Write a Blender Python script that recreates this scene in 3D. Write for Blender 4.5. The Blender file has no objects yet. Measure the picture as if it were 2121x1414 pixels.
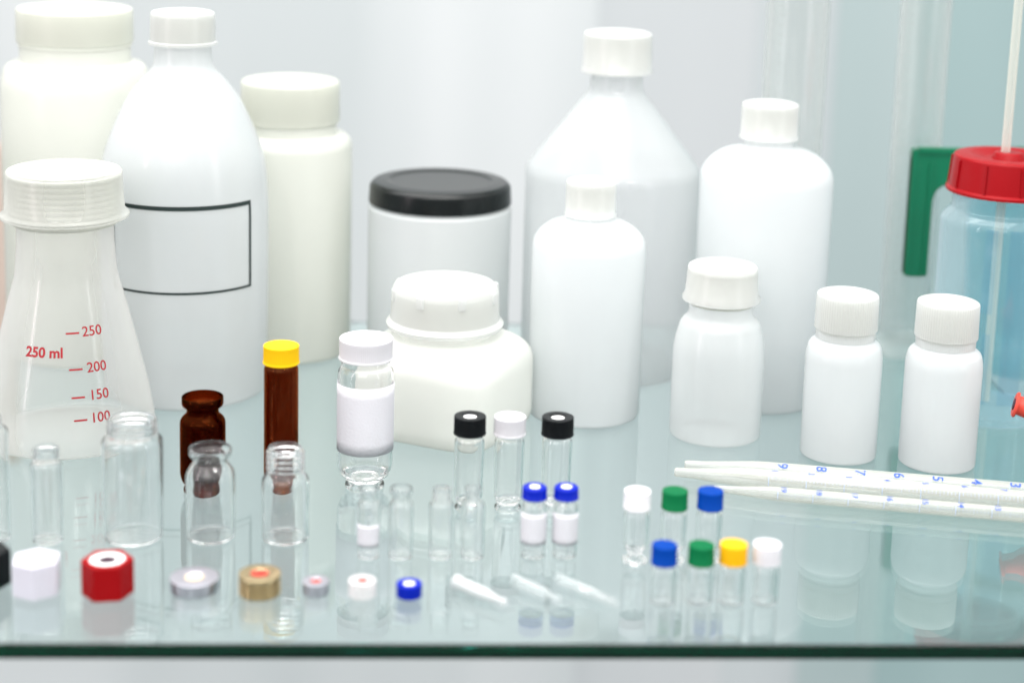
import bpy, bmesh, math, random
from mathutils import Vector, Matrix
random.seed(7)
sc = bpy.context.scene
COL = sc.collection

# ------------------------------------------------------------------ camera
W0, H0 = 2121.0, 1414.0
F = 3628.0; CX = 1060.5; CY = 350.0
PITCH = math.radians(11.2); ROLL = 0.028; CH = 0.337
r0 = Vector((1, 0, 0)); u0 = Vector((0, math.sin(PITCH), math.cos(PITCH)))
FW = Vector((0, math.cos(PITCH), -math.sin(PITCH)))
RT = r0*math.cos(ROLL) + u0*math.sin(ROLL)
UP = u0*math.cos(ROLL) - r0*math.sin(ROLL)
CAM = Vector((0, 0, CH))
cd = bpy.data.cameras.new('camera'); cam = bpy.data.objects.new('camera', cd); COL.objects.link(cam)
m = Matrix.Identity(4)
for i, v in enumerate((RT, UP, -FW)):
    for j in range(3): m[j][i] = v[j]
m.translation = CAM
cam.matrix_world = m
cd.sensor_width = 36; cd.lens = F/W0*36
cd.shift_y = -(H0/2-CY)/W0
cd.clip_start = 0.02; cd.clip_end = 50
cd.dof.use_dof = True; cd.dof.focus_distance = 0.93; cd.dof.aperture_fstop = 3.8
sc.camera = cam

# ------------------------------------------------------------------ world, lamps, exposure
w = bpy.data.worlds.new('World'); sc.world = w; w.use_nodes = True
nt = w.node_tree; bg = nt.nodes['Background']
tc = nt.nodes.new('ShaderNodeTexCoord'); sx = nt.nodes.new('ShaderNodeSeparateXYZ'); cr = nt.nodes.new('ShaderNodeValToRGB')
mr = nt.nodes.new('ShaderNodeMapRange'); mr.inputs[1].default_value = -1; mr.inputs[2].default_value = 1
nt.links.new(tc.outputs['Generated'], sx.inputs[0]); nt.links.new(sx.outputs['Z'], mr.inputs[0]); nt.links.new(mr.outputs[0], cr.inputs[0])
cr.color_ramp.elements[0].position = 0.32; cr.color_ramp.elements[0].color = (.17, .20, .21, 1)
cr.color_ramp.elements[1].position = 0.88; cr.color_ramp.elements[1].color = (2.4, 2.4, 2.4, 1)
e_ = cr.color_ramp.elements.new(0.5); e_.color = (.54, .55, .57, 1)
nt.links.new(cr.outputs[0], bg.inputs[0]); bg.inputs[1].default_value = 0.85

def area(name, loc, target, sx_, sy_, power, col=(1, 1, 1)):
    l = bpy.data.lights.new(name, 'AREA'); l.shape = 'RECTANGLE'; l.size = sx_; l.size_y = sy_; l.energy = power; l.color = col
    o = bpy.data.objects.new(name, l); COL.objects.link(o); o.location = loc
    o.rotation_euler = (Vector(target)-Vector(loc)).to_track_quat('-Z', 'Y').to_euler()
    return o
area('ceiling_lamp', (-.1, .85, 1.15), (0, .98, 0), 1.2, .6, 9, (1, .99, .97))
area('front_fill', (-.35, -.5, 1.0), (0, 1.1, .05), 1.0, .6, 4.2, (1, .985, .96))  # added fill above the camera, lifts the lower fronts of the bottles
area('low_wall_fill', (-.1, 1.1, -1.25), (0, 2.1, -.3), 2.0, .3, .8, (.97, 1, 1))  # added fill under the shelf, out of view, brightens the lower wall
area('wall_lamp_high', (-.7, 1.2, 1.7), (-.6, 2.1, .5), 2.0, .3, 9.5, (1, .995, .985))
area('streak_strip_left', (-.85, .35, .45), (0, .95, .1), .05, .9, 1.9, (1, .84, .88))  # unseen tall strip added for vertical streaks on glass, tinted pink
area('streak_strip_right', (.85, .30, .45), (0, .95, .1), .05, .9, 1.5)  # second added strip, out of view, for streaks on the right sides
area('spot_lamp_left', (-.35, .05, 1.0), (0, 1.0, .1), .045, .045, 1.7, (1, .97, .93))
area('spot_lamp_far_right', (.5, .1, 1.0), (.2, 1.0, .1), .045, .045, 1.6, (1, .97, .93))
area('spot_lamp_right', (.12, .05, 1.0), (0, 1.0, .1), .045, .045, 1.7, (1, .97, .93))

sc.view_settings.view_transform = 'Standard'; sc.view_settings.look = 'None'
sc.view_settings.exposure = 0.17; sc.view_settings.gamma = 1; sc.view_settings.use_curve_mapping = False
sc.render.engine = 'CYCLES'
cy = sc.cycles
cy.max_bounces = 36; cy.transmission_bounces = 30; cy.transparent_max_bounces = 24; cy.glossy_bounces = 32; cy.diffuse_bounces = 10
cy.caustics_refractive = True; cy.caustics_reflective = True
cy.sample_clamp_indirect = 6

# ------------------------------------------------------------------ pixel <-> world
def proj(P):
    d = Vector(P)-CAM; z = d.dot(FW)
    return CX+F*d.dot(RT)/z, CY-F*d.dot(UP)/z
def zc(P): return (Vector(P)-CAM).dot(FW)
def at(px, py, z=0.0):
    d = FW + RT*((px-CX)/F) - UP*((py-CY)/F)
    t = (z-CAM.z)/d.z
    return CAM + d*t
def at_y(px, py, y):
    d = FW + RT*((px-CX)/F) - UP*((py-CY)/F)
    return CAM + d*(y/d.y)
def away(P):
    v = Vector((P.x-CAM.x, P.y-CAM.y, 0)); return v.normalized()
def pxs(P): return zc(P)/F            # metres per photo pixel there

class Base:
    """a place on the shelf: x and lower visible rim of the foot, half width of the foot"""
    def __init__(s, x, yb, hw):
        P = at(x, yb); s.s = pxs(P)
        s.c = P + away(P)*hw*s.s
        s.dir = -away(s.c)            # towards the camera
    def z(s, y):
        z = 0.0
        for _ in range(25):
            P = s.c+Vector((0, 0, z)); z -= (y-proj(P)[1])*pxs(P)/0.95
        return z
    def rz(s, y, hw):
        z = s.z(y); return hw*pxs(s.c+Vector((0, 0, z))), z

# ------------------------------------------------------------------ materials
MAT = {}
def newmat(name):
    m = bpy.data.materials.new(name); m.use_nodes = True; m.node_tree.nodes.clear()
    MAT[name] = m; return m, m.node_tree.nodes, m.node_tree.links
def plastic(name, col, rough=.35, spec=.5, sss=0, bump=0.0, metal=0, var=.04):
    m, n, l = newmat(name)
    o = n.new('ShaderNodeOutputMaterial'); p = n.new('ShaderNodeBsdfPrincipled')
    tx = n.new('ShaderNodeTexCoord'); nz = n.new('ShaderNodeTexNoise'); nz.inputs['Scale'].default_value = 90; nz.inputs['Detail'].default_value = 4
    rp = n.new('ShaderNodeMixRGB'); rp.inputs[1].default_value = (*[c*(1-var) for c in col], 1); rp.inputs[2].default_value = (*[min(1, c*(1+var)) for c in col], 1)
    l.new(tx.outputs['Object'], nz.inputs[0]); l.new(nz.outputs[0], rp.inputs[0]); l.new(rp.outputs[0], p.inputs['Base Color'])
    p.inputs['Roughness'].default_value = rough; p.inputs['Specular IOR Level'].default_value = spec; p.inputs['Metallic'].default_value = metal
    if sss:
        p.inputs['Subsurface Weight'].default_value = sss; p.inputs['Subsurface Radius'].default_value = (.004, .004, .004); p.inputs['Subsurface Scale'].default_value = 1
    if bump:
        b = n.new('ShaderNodeBump'); b.inputs['Strength'].default_value = bump; b.inputs['Distance'].default_value = .0004
        n2 = n.new('ShaderNodeTexNoise'); n2.inputs['Scale'].default_value = 900
        l.new(tx.outputs['Object'], n2.inputs[0]); l.new(n2.outputs[0], b.inputs['Height']); l.new(b.outputs[0], p.inputs['Normal'])
    l.new(p.outputs[0], o.inputs[0]); return m
def schlick(n, l, gl):
    lw = n.new('ShaderNodeLayerWeight'); lw.inputs[0].default_value = .5
    p = n.new('ShaderNodeMath'); p.operation = 'POWER'; p.inputs[1].default_value = 5; l.new(lw.outputs['Facing'], p.inputs[0])
    a = n.new('ShaderNodeMath'); a.operation = 'MULTIPLY_ADD'; a.inputs[1].default_value = .6*gl; a.inputs[2].default_value = .04*gl; l.new(p.outputs[0], a.inputs[0])
    return a
def milky(name, col, trans=.5, clear=.0, rough=.3, gl=1.0, tcol=(1, 1, 1)):
    """moulded polyethylene / polypropylene wall: diffuse + translucent, some straight see-through, waxy gloss"""
    m, n, l = newmat(name)
    o = n.new('ShaderNodeOutputMaterial')
    tx = n.new('ShaderNodeTexCoord'); nz = n.new('ShaderNodeTexNoise'); nz.inputs['Scale'].default_value = 22; nz.inputs['Detail'].default_value = 3
    rp = n.new('ShaderNodeMixRGB'); rp.inputs[1].default_value = (*[c*.955 for c in col], 1); rp.inputs[2].default_value = (*[min(.97, c*1.03) for c in col], 1)
    l.new(tx.outputs['Object'], nz.inputs[0]); l.new(nz.outputs[0], rp.inputs[0])
    d = n.new('ShaderNodeBsdfDiffuse'); t = n.new('ShaderNodeBsdfTranslucent'); l.new(rp.outputs[0], d.inputs[0]); l.new(rp.outputs[0], t.inputs[0])
    mx = n.new('ShaderNodeMixShader'); mx.inputs[0].default_value = trans; l.new(d.outputs[0], mx.inputs[1]); l.new(t.outputs[0], mx.inputs[2])
    cur = mx
    if clear > 0:
        tr = n.new('ShaderNodeBsdfTransparent'); tr.inputs[0].default_value = (*tcol, 1)
        lw = n.new('ShaderNodeLayerWeight'); lw.inputs[0].default_value = .35
        inv = n.new('ShaderNodeMath'); inv.operation = 'MULTIPLY_ADD'; inv.inputs[1].default_value = -clear*.95; inv.inputs[2].default_value = clear
        l.new(lw.outputs['Facing'], inv.inputs[0])
        m2 = n.new('ShaderNodeMixShader'); l.new(inv.outputs[0], m2.inputs[0]); l.new(cur.outputs[0], m2.inputs[1]); l.new(tr.outputs[0], m2.inputs[2]); cur = m2
    g = n.new('ShaderNodeBsdfGlossy'); g.inputs['Roughness'].default_value = rough
    mu = schlick(n, l, gl)
    bp = n.new('ShaderNodeBump'); bp.inputs['Strength'].default_value = .08; bp.inputs['Distance'].default_value = .002
    l.new(nz.outputs[0], bp.inputs['Height']); l.new(bp.outputs[0], g.inputs['Normal'])
    m3 = n.new('ShaderNodeMixShader'); l.new(mu.outputs[0], m3.inputs[0]); l.new(cur.outputs[0], m3.inputs[1]); l.new(g.outputs[0], m3.inputs[2])
    l.new(m3.outputs[0], o.inputs[0]); return m
def glass(name, col=(1, 1, 1), rough=0.0, ior=1.5, absorb=None, dens=0, bump=0.0):
    m, n, l = newmat(name)
    o = n.new('ShaderNodeOutputMaterial'); g = n.new('ShaderNodeBsdfGlass')
    g.inputs['Color'].default_value = (*col, 1); g.inputs['Roughness'].default_value = rough; g.inputs['IOR'].default_value = ior
    if bump:
        tx = n.new('ShaderNodeTexCoord'); nz = n.new('ShaderNodeTexNoise'); nz.inputs['Scale'].default_value = 120
        b = n.new('ShaderNodeBump'); b.inputs['Strength'].default_value = bump; b.inputs['Distance'].default_value = .0006
        l.new(tx.outputs['Object'], nz.inputs[0]); l.new(nz.outputs[0], b.inputs['Height']); l.new(b.outputs[0], g.inputs['Normal'])
    l.new(g.outputs[0], o.inputs[0])
    if absorb:
        a = n.new('ShaderNodeVolumeAbsorption'); a.inputs['Color'].default_value = (*absorb, 1); a.inputs['Density'].default_value = dens
        l.new(a.outputs[0], o.inputs['Volume'])
    return m
def thinclear(name, col=(1, 1, 1), haze=.12, hcol=(.8, .83, .83), rough=.08, gl=1.0):
    """thin clear plastic wall: straight see-through with a little haze and gloss"""
    m, n, l = newmat(name)
    o = n.new('ShaderNodeOutputMaterial'); tr = n.new('ShaderNodeBsdfTransparent'); tr.inputs[0].default_value = (*col, 1)
    d = n.new('ShaderNodeBsdfDiffuse'); d.inputs[0].default_value = (*hcol, 1); t = n.new('ShaderNodeBsdfTranslucent'); t.inputs[0].default_value = (*hcol, 1)
    dm = n.new('ShaderNodeMixShader'); l.new(d.outputs[0], dm.inputs[1]); l.new(t.outputs[0], dm.inputs[2])
    lw = n.new('ShaderNodeLayerWeight'); lw.inputs[0].default_value = .3
    ma = n.new('ShaderNodeMath'); ma.operation = 'MULTIPLY_ADD'; ma.inputs[1].default_value = .5; ma.inputs[2].default_value = haze; l.new(lw.outputs['Facing'], ma.inputs[0])
    m1 = n.new('ShaderNodeMixShader'); l.new(ma.outputs[0], m1.inputs[0]); l.new(tr.outputs[0], m1.inputs[1]); l.new(dm.outputs[0], m1.inputs[2])
    g = n.new('ShaderNodeBsdfGlossy'); g.inputs['Roughness'].default_value = rough; mu = schlick(n, l, gl)
    m2 = n.new('ShaderNodeMixShader'); l.new(mu.outputs[0], m2.inputs[0]); l.new(m1.outputs[0], m2.inputs[1]); l.new(g.outputs[0], m2.inputs[2])
    l.new(m2.outputs[0], o.inputs[0]); return m
def wallmat(name, c1, c2, scale=1.6):
    m, n, l = newmat(name)
    o = n.new('ShaderNodeOutputMaterial'); p = n.new('ShaderNodeBsdfPrincipled'); tx = n.new('ShaderNodeTexCoord')
    mp = n.new('ShaderNodeMapping'); mp.inputs['Scale'].default_value = (1.6, 1, .25)
    nz = n.new('ShaderNodeTexNoise'); nz.inputs['Scale'].default_value = scale; nz.inputs['Detail'].default_value = 2
    cr = n.new('ShaderNodeValToRGB'); cr.color_ramp.elements[0].position = .35; cr.color_ramp.elements[1].position = .65
    cr.color_ramp.elements[0].color = (*c1, 1); cr.color_ramp.elements[1].color = (*c2, 1)
    l.new(tx.outputs['Object'], mp.inputs[0]); l.new(mp.outputs[0], nz.inputs[0]); l.new(nz.outputs[0], cr.inputs[0]); l.new(cr.outputs[0], p.inputs['Base Color'])
    p.inputs['Roughness'].default_value = .35; l.new(p.outputs[0], o.inputs[0]); return m

wallmat('wall_grey', (.53, .565, .57), (.66, .68, .685), 2.2)
wallmat('wall_pearl', (.49, .52, .53), (.56, .58, .59), 2.5)
wallmat('wall_blue', (.46, .50, .51), (.52, .555, .565), 2.5)
wallmat('wall_mist', (.37, .455, .455), (.43, .51, .51), 2.5)
wallmat('wall_teal', (.29, .405, .405), (.34, .455, .455), 2.5)
plastic('board_peach', (.52, .42, .36), .6)
glass('shelf_glass', (1, 1, 1), 0, 1.64, (.15, .74, .68), 26)
glass('clear_glass', (1, 1, 1), 0, 1.47, bump=.03)
thinclear('insert_clear', (.98, .99, .99), .05, (.9, .93, .93))
glass('amber_dark', (.40, .11, .03), 0, 1.48, bump=.03)
glass('amber_glass', (.58, .28, .12), 0, 1.48, bump=.03)
milky('hdpe_white', (.80, .825, .83), .5, 0, .25)
milky('hdpe_cream', (.84, .85, .80), .5, 0, .25)
milky('hdpe_sloping', (.74, .765, .77), .5, .26, .2)
milky('pp_soft', (.86, .885, .885), .5, .12, .22)
milky('pp_hazy', (.86, .88, .88), .5, .45, .2)
milky('pp_body', (.76, .785, .79), .5, .70, .2)
milky('pp_flask', (.80, .80, .77), .5, .82, .16)
milky('pp_cap', (.84, .85, .84), .5, .42, .25)
milky('flask_cap_wall', (.80, .81, .77), .5, .72, .25)
milky('pp_cap_cream', (.84, .85, .78), .5, .3, .3)
milky('pp_thread', (.66, .67, .62), .5, .0, .3)
milky('pipette_wall', (.74, .75, .70), .5, .80, .15)
milky('tube_cream', (.84, .83, .75), .5, .6, .2)
milky('insert_frosted', (.82, .84, .84), .5, .4, .25)
milky('cap_natural', (.93, .90, .90), .5, .3, .25)
plastic('cap_white', (.64, .63, .655), .4, .4, .3)
plastic('cap_lavender', (.58, .565, .63), .4, .3, .2)
plastic('cap_black', (.004, .005, .006), .35, .18, var=.15)
plastic('lid_black', (.004, .006, .006), .25, .3, var=.1)
plastic('cap_blue', (.0006, .012, .34), .35, .15, .0)
plastic('cap_blue_bright', (.0004, .04, .27), .5, .06)
plastic('cap_green', (.002, .12, .04), .5, .08)
plastic('cap_yellow', (.82, .50, .006), .5, .15)
plastic('cap_orange_yellow', (.78, .40, .004), .5, .15)
plastic('cap_red', (.27, .002, .004), .4, .12)
plastic('wash_red', (.27, .003, .006), .35, .15)
plastic('rubber_red', (.55, .05, .03), .45, .4)
plastic('handle_green', (.002, .14, .065), .3, .5)
plastic('septum_white', (.87, .87, .86), .6)
plastic('septum_red', (.40, .03, .015), .6)
plastic('septum_cream', (.62, .50, .34), .6)
plastic('septum_bore_dark', (.03, .005, .02), .6)
plastic('label_paper', (.62, .615, .65), .8, .2, 0, .5, var=.025)
plastic('print_black', (.008, .02, .018), .5)
plastic('print_red', (.32, .004, .012), .5)
plastic('print_pale', (.35, .45, .75), .5)
plastic('print_blue', (.008, .07, .5), .5)
plastic('aluminium', (.62, .60, .66), .38, .5, metal=1, var=.08)
plastic('gold_metal', (.62, .48, .28), .3, .5, metal=1, var=.08)
thinclear('wash_wall', (.86, .95, .98), .10, (.72, .84, .88))
thinclear('jug_wall', (.70, .90, .92), .10, (.45, .72, .75))
thinclear('cylinder_wall', (.975, .985, .98), .07, (.80, .82, .81))
thinclear('faint_print', (.99, .99, .99), .25, (.9, .9, .9))
thinclear('blue_film', (.80, .91, .98), .05, (.6, .75, .8))
plastic('blue_label', (.22, .50, .72), .5)

# ------------------------------------------------------------------ mesh helpers
def link(name, me, mat, parent=None, loc=(0, 0, 0), smooth=True, ang=40):
    me.materials.clear(); me.materials.append(MAT[mat])
    if smooth:
        me.shade_smooth(); me.set_sharp_from_angle(angle=math.radians(ang))
    o = bpy.data.objects.new(name, me); COL.objects.link(o); o.location = loc
    if parent: o.parent = parent
    return o
def thing(name, label, cat, loc, group=None):
    o = bpy.data.objects.new(name, None); COL.objects.link(o); o.location = loc; o.empty_display_size = .01
    o['label'] = label; o['category'] = cat
    if group: o['group'] = group
    return o
def fillet(pts, n=5):
    """pts: (r, z, f) -> polyline with rounded corners"""
    out = []
    for i, p in enumerate(pts):
        f = p[2] if len(p) > 2 else 0
        if f <= 0 or i in (0, len(pts)-1): out.append((p[0], p[1])); continue
        P = Vector(p[:2]); A = Vector(pts[i-1][:2])-P; B = Vector(pts[i+1][:2])-P
        la, lb = A.length, B.length
        if la < 1e-7 or lb < 1e-7: out.append((p[0], p[1])); continue
        d = min(f, la*.49, lb*.49); a = P+A/la*d; b = P+B/lb*d
        for k in range(n+1):
            t = k/n; q = a*(1-t)**2+P*2*t*(1-t)+b*t*t; out.append((q.x, q.y))
    return out
def catmull(pts, n=4):
    P = [Vector(p[:2]) for p in pts]; out = []
    for i in range(len(P)-1):
        a = P[max(i-1, 0)]; b = P[i]; c = P[i+1]; d = P[min(i+2, len(P)-1)]
        for k in range(n):
            t = k/n
            q = .5*((2*b)+(c-a)*t+(2*a-5*b+4*c-d)*t*t+(3*b-a-3*c+d)*t**3); out.append((q.x, q.y))
    out.append((P[-1].x, P[-1].y)); return out
def lathe(pts, segs=72, rib=None, closed=False):
    """surface of revolution; rib = (number, depth, zmin, zmax) for knurled walls; closed joins last to first"""
    bm = bmesh.new(); rings = []
    for r, z in pts:
        if r < 1e-6: rings.append([bm.verts.new((0, 0, z))]); continue
        ring = []
        for k in range(segs):
            a = 2*math.pi*k/segs; rr = r
            if rib and rib[2] < z < rib[3]:
                ph = (k*rib[0]/segs) % 1.0
                rr = r - (rib[1] if ph > .45 else 0)
            ring.append(bm.verts.new((rr*math.cos(a), rr*math.sin(a), z)))
        rings.append(ring)
    pairs = [(rings[i], rings[i+1]) for i in range(len(rings)-1)]
    if closed: pairs.append((rings[-1], rings[0]))
    for A, B in pairs:
        if len(A) == 1 and len(B) == 1: continue
        for k in range(segs):
            k2 = (k+1) % segs
            if len(A) == 1: bm.faces.new((A[0], B[k2], B[k]))
            elif len(B) == 1: bm.faces.new((A[k], A[k2], B[0]))
            else: bm.faces.new((A[k], A[k2], B[k2], B[k]))
    bmesh.ops.recalc_face_normals(bm, faces=bm.faces)
    me = bpy.data.meshes.new('m'); bm.to_mesh(me); bm.free(); return me
def tube(path, r, segs=16, caps=True, radii=None):
    bm = bmesh.new(); rings = []; P = [Vector(p) for p in path]
    ref = Vector((0, 0, 1))
    if abs((P[1]-P[0]).normalized().z) > .9: ref = Vector((0, 1, 0))
    for i, p in enumerate(P):
        t = (P[min(i+1, len(P)-1)]-P[max(i-1, 0)]).normalized()
        x = t.cross(ref).normalized(); y = x.cross(t).normalized(); ref = y if i else y
        rr = radii[i] if radii else r
        rings.append([bm.verts.new(p+x*rr*math.cos(2*math.pi*k/segs)+y*rr*math.sin(2*math.pi*k/segs)) for k in range(segs)])
    for A, B in zip(rings, rings[1:]):
        for k in range(segs): bm.faces.new((A[k], A[(k+1) % segs], B[(k+1) % segs], B[k]))
    if caps: bm.faces.new(rings[0]); bm.faces.new(rings[-1])
    bmesh.ops.recalc_face_normals(bm, faces=bm.faces)
    me = bpy.data.meshes.new('m'); bm.to_mesh(me); bm.free(); return me
def box(x0, x1, y0, y1, z0, z1, bev=0):
    bm = bmesh.new(); bmesh.ops.create_cube(bm, size=1)
    for v in bm.verts: v.co = Vector(((x0+x1)/2+v.co.x*(x1-x0), (y0+y1)/2+v.co.y*(y1-y0), (z0+z1)/2+v.co.z*(z1-z0)))
    if bev: bmesh.ops.bevel(bm, geom=bm.edges[:], offset=bev, segments=2, affect='EDGES')
    me = bpy.data.meshes.new('m'); bm.to_mesh(me); bm.free(); return me
def join(meshes):
    bm = bmesh.new()
    for me in meshes: bm.from_mesh(me); bpy.data.meshes.remove(me)
    me = bpy.data.meshes.new('m'); bm.to_mesh(me); bm.free(); return me
def prof_r(pts, z):
    """outer radius of a profile at height z"""
    best = None
    for (r1, z1), (r2, z2) in zip(pts, pts[1:]):
        if min(z1, z2)-1e-9 <= z <= max(z1, z2)+1e-9 and abs(z2-z1) > 1e-9:
            r = r1+(r2-r1)*(z-z1)/(z2-z1)
            if best is None or r > best: best = r
    return best if best else max(p[0] for p in pts)
def text_mesh(s, size, bold=0.0):
    c = bpy.data.curves.new('t', 'FONT'); c.body = s; c.size = size; c.align_x = 'CENTER'; c.align_y = 'CENTER'; c.extrude = 0; c.offset = bold; c.resolution_u = 4
    o = bpy.data.objects.new('t', c); COL.objects.link(o)
    dg = bpy.context.evaluated_depsgraph_get(); me = bpy.data.meshes.new_from_object(o.evaluated_get(dg))
    bpy.data.objects.remove(o); bpy.data.curves.remove(c)
    bm = bmesh.new(); bm.from_mesh(me); bmesh.ops.triangulate(bm, faces=bm.faces)
    bm.to_mesh(me); bm.free(); return me
def rect_mesh(u0, u1, v0, v1, n=24, k=1):
    bm = bmesh.new(); g = [[bm.verts.new((u0+(u1-u0)*i/n, v0+(v1-v0)*j/k, 0)) for j in range(k+1)] for i in range(n+1)]
    for i in range(n):
        for j in range(k): bm.faces.new((g[i][j], g[i+1][j], g[i+1][j+1], g[i][j+1]))
    me = bpy.data.meshes.new('m'); bm.to_mesh(me); bm.free(); return me
def wrap(me, B, prof, th, z0, off=.00025):
    """lay a flat mesh (u right, v up) onto the surface of revolution; th is measured from the camera side to the right"""
    fx, fy = B.dir.x, B.dir.y; a0 = math.atan2(fy, fx)
    R0 = prof_r(prof, z0)
    for v in me.vertices:
        z = z0+v.co.y; R = prof_r(prof, z)+off; a = a0 + th + v.co.x/R0
        v.co = Vector((R*math.cos(a), R*math.sin(a), z))
    return me
def solve(B, prof, px, py):
    """th, z of the surface point seen at a pixel"""
    th, z = 0.0, B.z(py); a0 = math.atan2(B.dir.y, B.dir.x)
    for _ in range(60):
        R = prof_r(prof, z); P = B.c+Vector((R*math.cos(a0+th), R*math.sin(a0+th), z)); x, y = proj(P); s = pxs(P)
        th = max(-1.4, min(1.4, th+(px-x)*s/R*.7)); z -= (py-y)*s*.8
    return th, z

def conv(B, spec, rbase=None):
    """pixel spec (y, hw, f) bottom to top -> (r, z, f) in metres"""
    out = []
    for p in spec:
        r, z = B.rz(p[0], p[1]); out.append((r, z, (p[2] if len(p) > 2 else 0)*B.s))
    return out

# ------------------------------------------------------------------ the shelf and what is behind it
fl = at(-500, 1331.5); fr_ = at(2620, 1335.5); ed = (fr_-fl).normalized(); nb = Vector((-ed.y, ed.x, 0))
bk = at(1000, 668); depth = (bk-fl).dot(nb)
LN = (fr_-fl).length; TH = .0070
bm = bmesh.new()
c0 = fl; c1 = fl+ed*LN; c2 = c1+nb*depth; c3 = c0+nb*depth
vs = []
for z in (-TH, 0): vs.append([bm.verts.new((c.x, c.y, z)) for c in (c0, c1, c2, c3)])
bm.faces.new(vs[0][::-1]); bm.faces.new(vs[1])
for k in range(4): bm.faces.new((vs[0][k], vs[0][(k+1) % 4], vs[1][(k+1) % 4], vs[1][k]))
bmesh.ops.bevel(bm, geom=bm.edges[:], offset=.0006, segments=1, affect='EDGES')
me = bpy.data.meshes.new('glass_shelf'); bm.to_mesh(me); bm.free()
shelf = link('glass_shelf', me, 'shelf_glass', smooth=False)
shelf['label'] = 'clear glass shelf with a dark green front edge that everything stands on'; shelf['category'] = 'shelf'

WY = 2.1
def panel(name, x0, x1, mat, label, y=WY, th=.012, z0=-1.3, z1=1.3):
    o = link(name, box(x0, x1, y, y+th, z0, z1), mat, smooth=False)
    o['label'] = label; o['category'] = 'back panel'; return o
edges = [-2.4]+[at_y(q, 200, WY).x for q in (1232, 1560, 1722, 1900)]+[2.4]
for i, (mt, lbl) in enumerate((('wall_grey', 'pale grey back panel, the wide one behind the left half of the shelf'),
                             ('wall_pearl', 'pearl grey back panel behind the conical bottle'),
                             ('wall_blue', 'narrow bluish grey back panel behind the first tall cylinder'),
                             ('wall_mist', 'narrow pale blue green back panel between the two tall cylinders'),
                             ('wall_teal', 'teal tinted back panel behind the red-capped wash bottle'))):
    panel('back_panel', edges[i]-.001, edges[i+1]+.001, mt, lbl, y=WY+.0015*(i % 2), z0=-2, z1=2)
p1 = at_y(20, 300, 1.5)
bd = link('upright_board', box(p1.x-.3, p1.x, 1.5, 1.512, -.25, p1.z, .003), 'board_peach', smooth=False)
bd['label'] = 'blurred peach brown board standing behind the shelf at the far left'; bd['category'] = 'board'

# ------------------------------------------------------------------ plastic bottles
def bottle(x, yb, hwb, body, cap, bmat, cmat, label, group=None, threads=(), name='plastic_bottle', smooth_curve=False, foot=12, rib=None, capin=True):
    B = Base(x, yb, hwb); B.x = x
    root = thing(name, label, 'flask' if 'flask' in name else ('jar' if 'jar' in name else 'bottle'), B.c, group)
    b = conv(B, body); rb = b[0][0]; f = foot*B.s
    if smooth_curve: up = catmull(b, 4); pts = fillet([(0, .0012), (rb*.8, .0012), (rb*.86, .0002), (b[0][0] if foot else rb, .0002, f), (up[0][0], up[0][1])])+up[1:]
    else: pts = fillet([(0, .0012), (rb*.78, .0012), (rb*.84, .0002), (rb, .0002, f)]+b)
    tp = []
    for y, hw in threads: tp.append(conv(B, [(y, hw)])[0])
    link('body', lathe(pts, 96), bmat, root)
    c = conv(B, cap); top = c[-1]
    # cap: outer wall, a rounded top edge, shallow ring in the top
    cp = fillet([(c[0][0]*.93, c[0][1]+.0004)]+c+[(top[0]*.80, top[1]+.0006, .0004), (top[0]*.74, top[1]-.0003, .0004), (0, top[1]-.0001)])
    n = 192 if rib else 96
    zz = sorted(q[1] for q in cp)
    link('cap', lathe(cp, (rib[0]*4 if rib else n), (rib[0], rib[1]*B.s, c[0][1]+.0008, top[1]-.0005) if rib else None), cmat, root, ang=55)
    if capin:   # threaded neck seen through the cap
        r1 = c[1][0]*.88; z0 = b[-1][1]; z1 = top[1]-.0018; k = max(3, int((z1-z0)/.0028)); q = []
        for i in range(k):
            za = z0+(z1-z0)*i/k; h = (z1-z0)/k
            q += [(r1*.93, za+.05*h), (r1*.93, za+.4*h), (r1, za+.55*h), (r1, za+.85*h)]
        link('neck_thread', lathe(q+[(r1*.9, z1)], 72), 'pp_thread', root)
    return root, B, pts

# A: big wide-mouth bottle far left
bottle(170, 765, 150, [(165, 153, 34), (129, 140, 20), (124, 113), (95, 113), (92, 116), (88, 113)],
       [(86, 119, 3), (15, 119, 9)], 'hdpe_cream', 'pp_cap_cream', 'large cream wide-mouth bottle at the back left, behind the tall sloping bottle')
# B: tall bottle with sloping shoulder and printed frame
rB, BB, pB = bottle(386, 852, 165, [(780, 165), (620, 170), (470, 172), (404, 172), (331, 166), (272, 148), (210, 120), (169, 91), (142, 67), (124, 60), (92, 58)],
       [(91, 71), (86, 71), (84, 67), (24, 66, 7)], 'hdpe_sloping', 'pp_cap', 'tall white bottle with sloping shoulders and a black rectangle printed on its front', smooth_curve=True, foot=30)
# C: cream wide bottle beside it
bottle(600, 757, 125, [(292, 128, 30), (276, 118, 12), (272, 96), (250, 96)], [(250, 102, 3), (165, 102, 9)], 'hdpe_cream', 'pp_cap_cream',
       'cream wide-mouth bottle between the tall sloping bottle and the black-lidded jar')
# D: jar with black lid
B_ = bottle(904, 795, 146, [(424, 148, 10), (419, 138), (395, 138)], [(417, 148, 3), (382, 146, 3), (374, 138, 3)], 'pp_soft', 'lid_black',
       'round white jar with a flat glossy black screw lid', name='plastic_jar', capin=False)
B_[0]['label'] = 'round white jar with a flat glossy black screw lid'
# F: conical shoulder bottle
bottle(1252, 802, 170, [(346, 181, 16), (190, 58, 14), (180, 54), (150, 54)], [(149, 75), (144, 75), (141, 72), (67, 71, 7)], 'pp_body', 'pp_cap',
       'largest translucent bottle at the back with a conical shoulder and white cap')
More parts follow.
